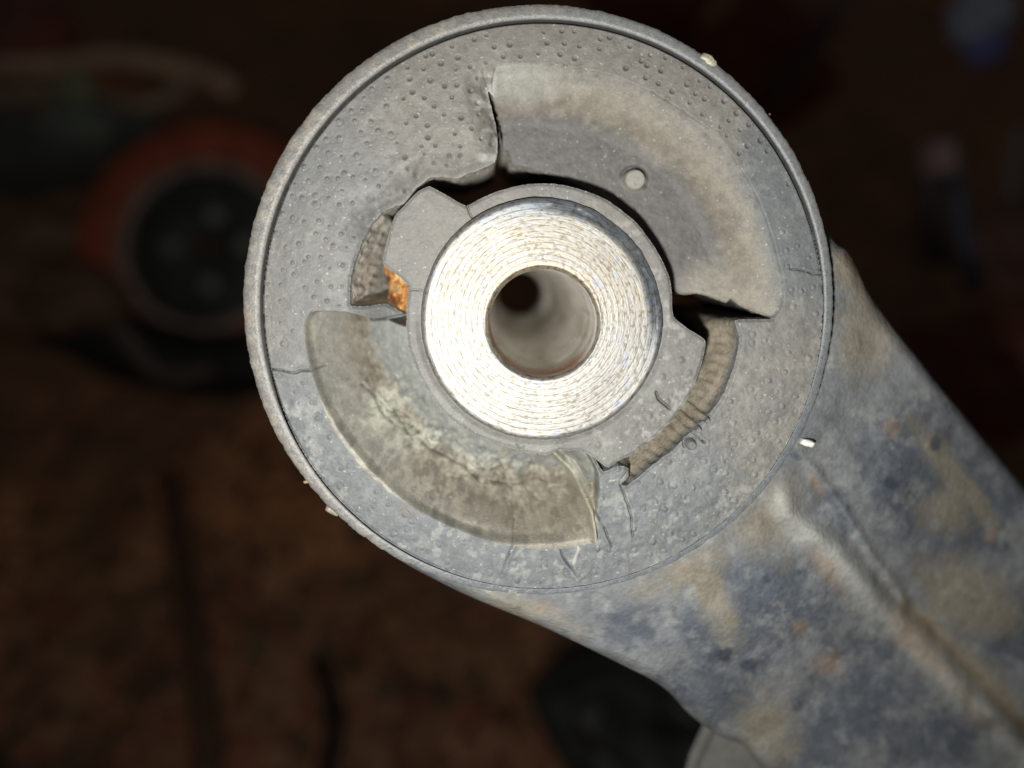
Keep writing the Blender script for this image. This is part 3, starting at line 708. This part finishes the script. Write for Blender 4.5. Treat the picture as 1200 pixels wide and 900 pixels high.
# lower flange of the pressed arm peeping out past its edge
acc = MeshAcc()
fl = [(815,945),(826,906),(838,880),(850,855),(880,850),(930,890),(1010,980),(1100,1100),(960,1100),(860,1040),(810,990)]
top = [loc3(x, y, -24 - .01 * (y - 850)) for x, y in fl]; bot = [(a, b, c - .004) for a, b, c in top]; n = len(fl)
acc.add(top + bot, [tuple(range(n)), tuple(range(2 * n - 1, n - 1, -1))] + [(i, (i + 1) % n, n + (i + 1) % n, n + i) for i in range(n)], srgb(112,112,108))
fo = acc.build('lower_flange', M_arm, arm, smooth=False)
bv = fo.modifiers.new('edge', 'BEVEL'); bv.width = .0012; bv.segments = 3

# ------------------------------------------------------------------ ground and the clutter behind
def ray_ground(px, py, zg=0.0):
    o = cam.matrix_world.translation.copy(); d = wpt(px, py, 0) - o
    t = (zg - o.z) / d.z; return o + d * t
def ray_at(px, py, dist):      # dist: metres of depth along the view axis
    o = cam.matrix_world.translation.copy(); d = wpt(px, py, 0) - o; return o + d * (dist * 0.76 / (D * 1e-3))
def noise_ground():
    nx, ny = 220, 260; xs = np.linspace(-2.2, 2.2, nx); ys = np.concatenate([np.linspace(-.6, 1.6, 200), np.linspace(1.65, 5, 60)])
    X, Y = np.meshgrid(xs, ys); Z = .022 * (fbm(X, Y, .22, 201, 4) - .5) + .008 * (fbm(X, Y, .04, 202, 3) - .5)
    n = fbm(X, Y, .2, 203, 3); n2 = fbm(X, Y, .05, 204, 3)
    c = mixc(np.broadcast_to(srgb(172,124,92), X.shape + (3,)), np.broadcast_to(srgb(212,146,98), X.shape + (3,)), sstep(.5, .68, n))
    c = mixc(c, srgb(128,100,74), sstep(.5, .38, n2) * .6)
    acc = MeshAcc(); acc.add(np.stack([X, Y, Z], -1).reshape(-1, 3), grid_faces(nx, ny), c.reshape(-1, 3))
    o = acc.build('ground', M_soil); o['kind'] = 'structure'
noise_ground()

def tube(acc, pts, rad, col, n=10):
    P = [Vector(p) for p in pts]; m = len(P); V = []; C = []
    rad = rad if hasattr(rad, '__len__') else [rad] * m
    up = Vector((.13, .31, .94)).normalized()
    for i, p in enumerate(P):
        t = (P[min(i + 1, m - 1)] - P[max(i - 1, 0)]).normalized(); a = t.cross(up).normalized(); b = t.cross(a)
        for k in range(n):
            th = 2 * math.pi * k / n; V.append(p + (a * math.cos(th) + b * math.sin(th)) * rad[i])
    F = [(i * n + k, i * n + (k + 1) % n, (i + 1) * n + (k + 1) % n, (i + 1) * n + k) for i in range(m - 1) for k in range(n)]
    F += [tuple(range(n))[::-1], tuple((m - 1) * n + k for k in range(n))]
    acc.add([tuple(v) for v in V], F, col)
def curve(pts, m=6):
    p = [Vector(q) for q in pts]; out = []
    for i in range(len(p) - 1):
        a, b, c, d = p[max(i - 1, 0)], p[i], p[i + 1], p[min(i + 2, len(p) - 1)]
        for k in range(m):
            t = k / m; out.append(.5 * (2 * b + (c - a) * t + (2 * a - 5 * b + 4 * c - d) * t * t + (3 * b - a - 3 * c + d) * t ** 3))
    out.append(p[-1]); return out

# old brake disc leaning among the junk
cdep = 0.66
ctr = ray_at(238, 288, cdep); sc_ = cdep * .76 / (D * 1e-3) * U      # metres per layout unit there
disc = thing('brake_disc', 'dark brake disc with red rusted outer ring lying behind the left of the rubber bushing', 'brake disc', Matrix.Translation(ctr) @ ROT @ Matrix.Rotation(math.radians(-6), 4, 'X'))
def ring_part(name, r0, r1, z0, z1, col, parent, mat, n=96):
    acc = MeshAcc(); r0, r1 = r0 * sc_, r1 * sc_; e = .0015
    pr = [(r0, z0), (r0, z1 - e), (r0 + e, z1), (r1 - e, z1), (r1, z1 - e), (r1, z0), (r0, z0)]
    th = np.linspace(0, 2 * math.pi, n, endpoint=False); V = []; C = []
    for r, z in pr:
        V.append(np.stack([r * np.cos(th), r * np.sin(th), z + 0 * th], -1))
        k = .75 + .5 * fbm(np.cos(th) * 5 + 9, np.sin(th) * 5 + 9, 1.6, 211, 3); C.append(np.asarray(col)[None, :] * k[:, None])
    m = len(pr); i = np.arange(m * n).reshape(m, n); j = np.roll(i, -1, 1)
    acc.add(np.concatenate(V), np.stack([i[:-1], j[:-1], j[1:], i[1:]], -1).reshape(-1, 4), np.concatenate(C))
    return acc.build(name, mat, parent)
ring_part('friction_ring', 105, 150, -.012, 0, srgb(165,80,50), disc, M_grime)
ring_part('inner_band', 90, 105, -.012, -.001, srgb(150,128,116), disc, M_grime)
hubp = ring_part('hub_plate', 12, 90, -.012, -.003, srgb(52,56,52), disc, M_grime)
for a, r in ((65, 38), (185, 34), (285, 48), (0, 52)):
    acc = MeshAcc(); x, y = r * sc_ * math.cos(math.radians(a)), r * sc_ * math.sin(math.radians(a)); rb = .0062
    V = [(x + rb * math.cos(k * math.pi / 3), y + rb * math.sin(k * math.pi / 3), z) for z in (-.003, .006) for k in range(6)] + [(x, y, .0075)]
    acc.add(V, [(k, (k + 1) % 6, 6 + (k + 1) % 6, 6 + k) for k in range(6)] + [(6 + k, 6 + (k + 1) % 6, 12) for k in range(6)], srgb(120,120,110))
    acc.build('bolt', M_grime, disc, smooth=False)
# black hose under it
acc = MeshAcc()
hp = [ray_at(x, y, .63) for x, y in ((70,368),(105,385),(145,405),(190,420),(240,428),(300,424),(350,410))]
tube(acc, curve(hp), .021, srgb(20,21,20), 12)
tag(acc.build('rubber_hose', M_grime), 'thick black hose curving under the red rusted brake disc', 'hose')
acc = MeshAcc(); hp = [ray_at(x, y, .59) for x, y in ((110,352),(128,372),(150,396),(180,432),(215,440),(250,432))]
tube(acc, curve(hp), .006, srgb(80,70,62), 8)
tag(acc.build('bent_rod', M_grime), 'short bent brown rod at the lower edge of the brake disc', 'rod')
# bent pale brown linkage above it
lk = thing('steel_linkage', 'looped pale brown steel linkage in the dark above the brake disc', 'linkage', Matrix.Translation(ray_at(120, 95, .8)))
def lk_part(name, pix, rad, col, dep=.8):
    acc = MeshAcc(); o = ray_at(120, 95, .8); tube(acc, [p - o for p in curve([ray_at(x, y, dep) for x, y in pix])], rad, col, 10); acc.build(name, M_grime, lk)
lk_part('upper_bar', ((-60,80),(0,78),(60,76),(110,70),(150,68),(200,78),(250,92),(275,108)), .0085, srgb(205,170,142))
lk_part('lower_bar', ((-60,118),(20,112),(80,108),(120,120),(180,122),(220,100)), .007, srgb(170,146,126))
lk_part('joint', ((78,98),(86,106),(92,112)), .016, srgb(130,125,100), .79)
lk_part('fork', ((10,60),(22,30),(30,14)), .018, srgb(110,72,62), .82)
# upright bolt on the right
bt = thing('long_bolt', 'upright blue grey bolt with a pale pink head in the dark right background', 'bolt', Matrix.Translation(ray_at(1102, 182, .62)))
acc = MeshAcc(); o = ray_at(1102, 182, .62)
tube(acc, [ray_at(1118, 200, .625) - o, ray_at(1126, 260, .625) - o, ray_at(1138, 345, .625) - o], .005, srgb(90,98,112), 10); acc.build('shank', M_grime, bt)
acc = MeshAcc(); tube(acc, [ray_at(1101, 166, .62) - o, ray_at(1104, 203, .62) - o], .0105, srgb(165,138,136), 6); acc.build('head', M_grime, bt, smooth=False)
# crumpled film, rusty shards, twigs, clods
def clump(name, px, py, dep, r, col, label, cat, seed, sq=(1, 1, 1), mat=M_grime):
    rr = np.random.RandomState(seed); c0 = ray_at(px, py, dep); acc = MeshAcc(); nu, nv = 22, 14; V = []
    for a in np.linspace(0.05, math.pi - .05, nv):
        for b in np.linspace(0, 2 * math.pi, nu, endpoint=False):
            p = np.array([math.sin(a) * math.cos(b), math.sin(a) * math.sin(b), math.cos(a)])
            d = .6 + .9 * fbm(np.array(p[0] * 2 + 9 + seed), np.array(p[1] * 2 + p[2] * 1.4 + 9), .8, seed, 3)
            V.append(p * d * r * np.array(sq))
    F = [(i * nu + j, i * nu + (j + 1) % nu, (i + 1) * nu + (j + 1) % nu, (i + 1) * nu + j) for i in range(nv - 1) for j in range(nu)]
    acc.add(V, F, np.asarray(col)); ob = acc.build(name, mat, None, smooth=False); ob.location = c0
    return tag(ob, label, cat)
clump('crumpled_film', 1145, 20, .7, .02, srgb(175,185,205), 'crumpled bluish plastic film in the top right corner', 'plastic film', 301)
clump('film_scrap', 1152, 57, .69, .011, srgb(120,125,190), 'small blue violet scrap just below the crumpled film', 'scrap', 302)
clump('rusty_lump', 880, 80, .9, .06, srgb(140,80,62), 'dim reddish brown lump behind the upper right of the rim', 'lump', 303, (1, .6, 1))
clump('rusty_lump', 760, 0, .9, .045, srgb(150,85,75), 'dim reddish lump behind the top edge of the rim', 'lump', 304, (1.2, .6, .8))
clump('rock', 40, 330, .72, .055, srgb(120,92,70), 'dull brown stone left of the brake disc', 'stone', 305, (1.2, .8, .7))
clump('rubber_block', 770, 850, .42, .045, srgb(40,42,38), 'black rubber block in the shade under the arm', 'block', 306, (1, .8, .6))
clump('scrap_metal', 25, 50, .85, .045, srgb(150,84,74), 'dim reddish scrap metal piece in the top left corner', 'scrap metal', 310, (.8, 1, .6))
clump('pebble', 92, 108, .78, .016, srgb(150,150,118), 'small pale greenish pebble under the looped linkage', 'pebble', 311)
clump('pebble', 88, 150, .76, .022, srgb(120,128,116), 'dull grey pebble midway between linkage and brake disc', 'pebble', 312, (1.2, .8, .8))
clump('brown_clod', 85, 352, .58, .026, srgb(96,72,54), 'dull brown clod overlapping the lower left of the red ring', 'clod', 315, (1.3, .7, .7))
clump('timber_offcut', 60, 175, .8, .05, srgb(84,86,80), 'dark grey offcut left above the brake disc', 'offcut', 313, (1.8, .5, .7))
def rod(name, pts, rad, col, label, cat, dep):
    o = ray_at(*pts[0], dep); acc = MeshAcc(); tube(acc, [p - o for p in curve([ray_at(x, y, dep) for x, y in pts])], rad, col, 8)
    ob = acc.build(name, M_grime); ob.location = o; tag(ob, label, cat)
rod('thin_rod', ((1196,150),(1188,200),(1184,250),(1190,300)), .005, srgb(130,122,122), 'thin grey rod at the right edge beyond the bolt', 'rod', .72)
rod('thin_rod', ((1088,210),(1092,260),(1098,310)), .007, srgb(80,76,80), 'faint dark grey rod just left of the blue grey bolt', 'rod', .66)
rod('slanted_bar', ((905,120),(950,60),(1000,-10)), .008, srgb(110,92,88), 'dim slanting bar behind the upper right of the rim', 'bar', .85)
rod('dry_branch', ((1060,430),(1110,450),(1160,480),(1220,500)), .008, srgb(150,98,80), 'brown dry branch behind the upper edge of the arm', 'branch', .6)
clump('rust_clod', 1165, 430, .55, .045, srgb(130,78,58), 'reddish brown clod behind the right edge of the arm', 'clod', 307, (1, .8, .6))
clump('stone_chunk', 1190, 290, .7, .05, srgb(120,90,78), 'dim brown clod at the right edge beside the bolt', 'clod', 308, (.8, .9, .6))
acc = MeshAcc(); st = [ray_ground(x, y, .017) for x, y in ((372,775),(384,800),(393,840),(388,880),(376,930))]
tube(acc, curve(st), .0045, srgb(16,15,14), 8)
tag(acc.build('black_cable', M_grime), 'short curved black cable lying on the brown soil at the bottom', 'cable')
acc = MeshAcc(); st = [ray_ground(x, y, .010) for x, y in ((200,560),(212,640),(222,720),(238,800),(246,920))]
tube(acc, curve(st), .0075, srgb(90,66,50), 8)
tag(acc.build('dark_stick', M_grime), 'long dark stick on the soil left of the black cable', 'stick')
# leaf litter on the soil near the cable
acc = MeshAcc(); r = np.random.RandomState(5)
for i in range(900):
    px, py = r.uniform(-60, 700), r.uniform(500, 960)
    g = ray_ground(px, py, .008 + r.rand() * .006); s = r.uniform(.003, .010); a = r.rand() * 6.28; b = r.uniform(-.6, .6)
    ax = Vector((math.cos(a), math.sin(a), b * .5)) * s; bx = Vector((-math.sin(a), math.cos(a), b)) * s * .55
    k = r.rand(); c = srgb(150, 92, 70) if k < .3 else srgb(125, 88, 66) if k < .8 else srgb(85, 76, 56)
    V = [g - ax, g - bx * .9 + Vector((0, 0, .001)), g + ax, g + bx + Vector((0, 0, .0015))]
    acc.add([tuple(v) for v in V], [(0, 1, 2), (0, 2, 3)], c * r.uniform(.6, 1.3))
tag(acc.build('leaf_litter', M_soil, smooth=False), 'scattered brown leaf litter on the soil', 'leaf litter', 'stuff')
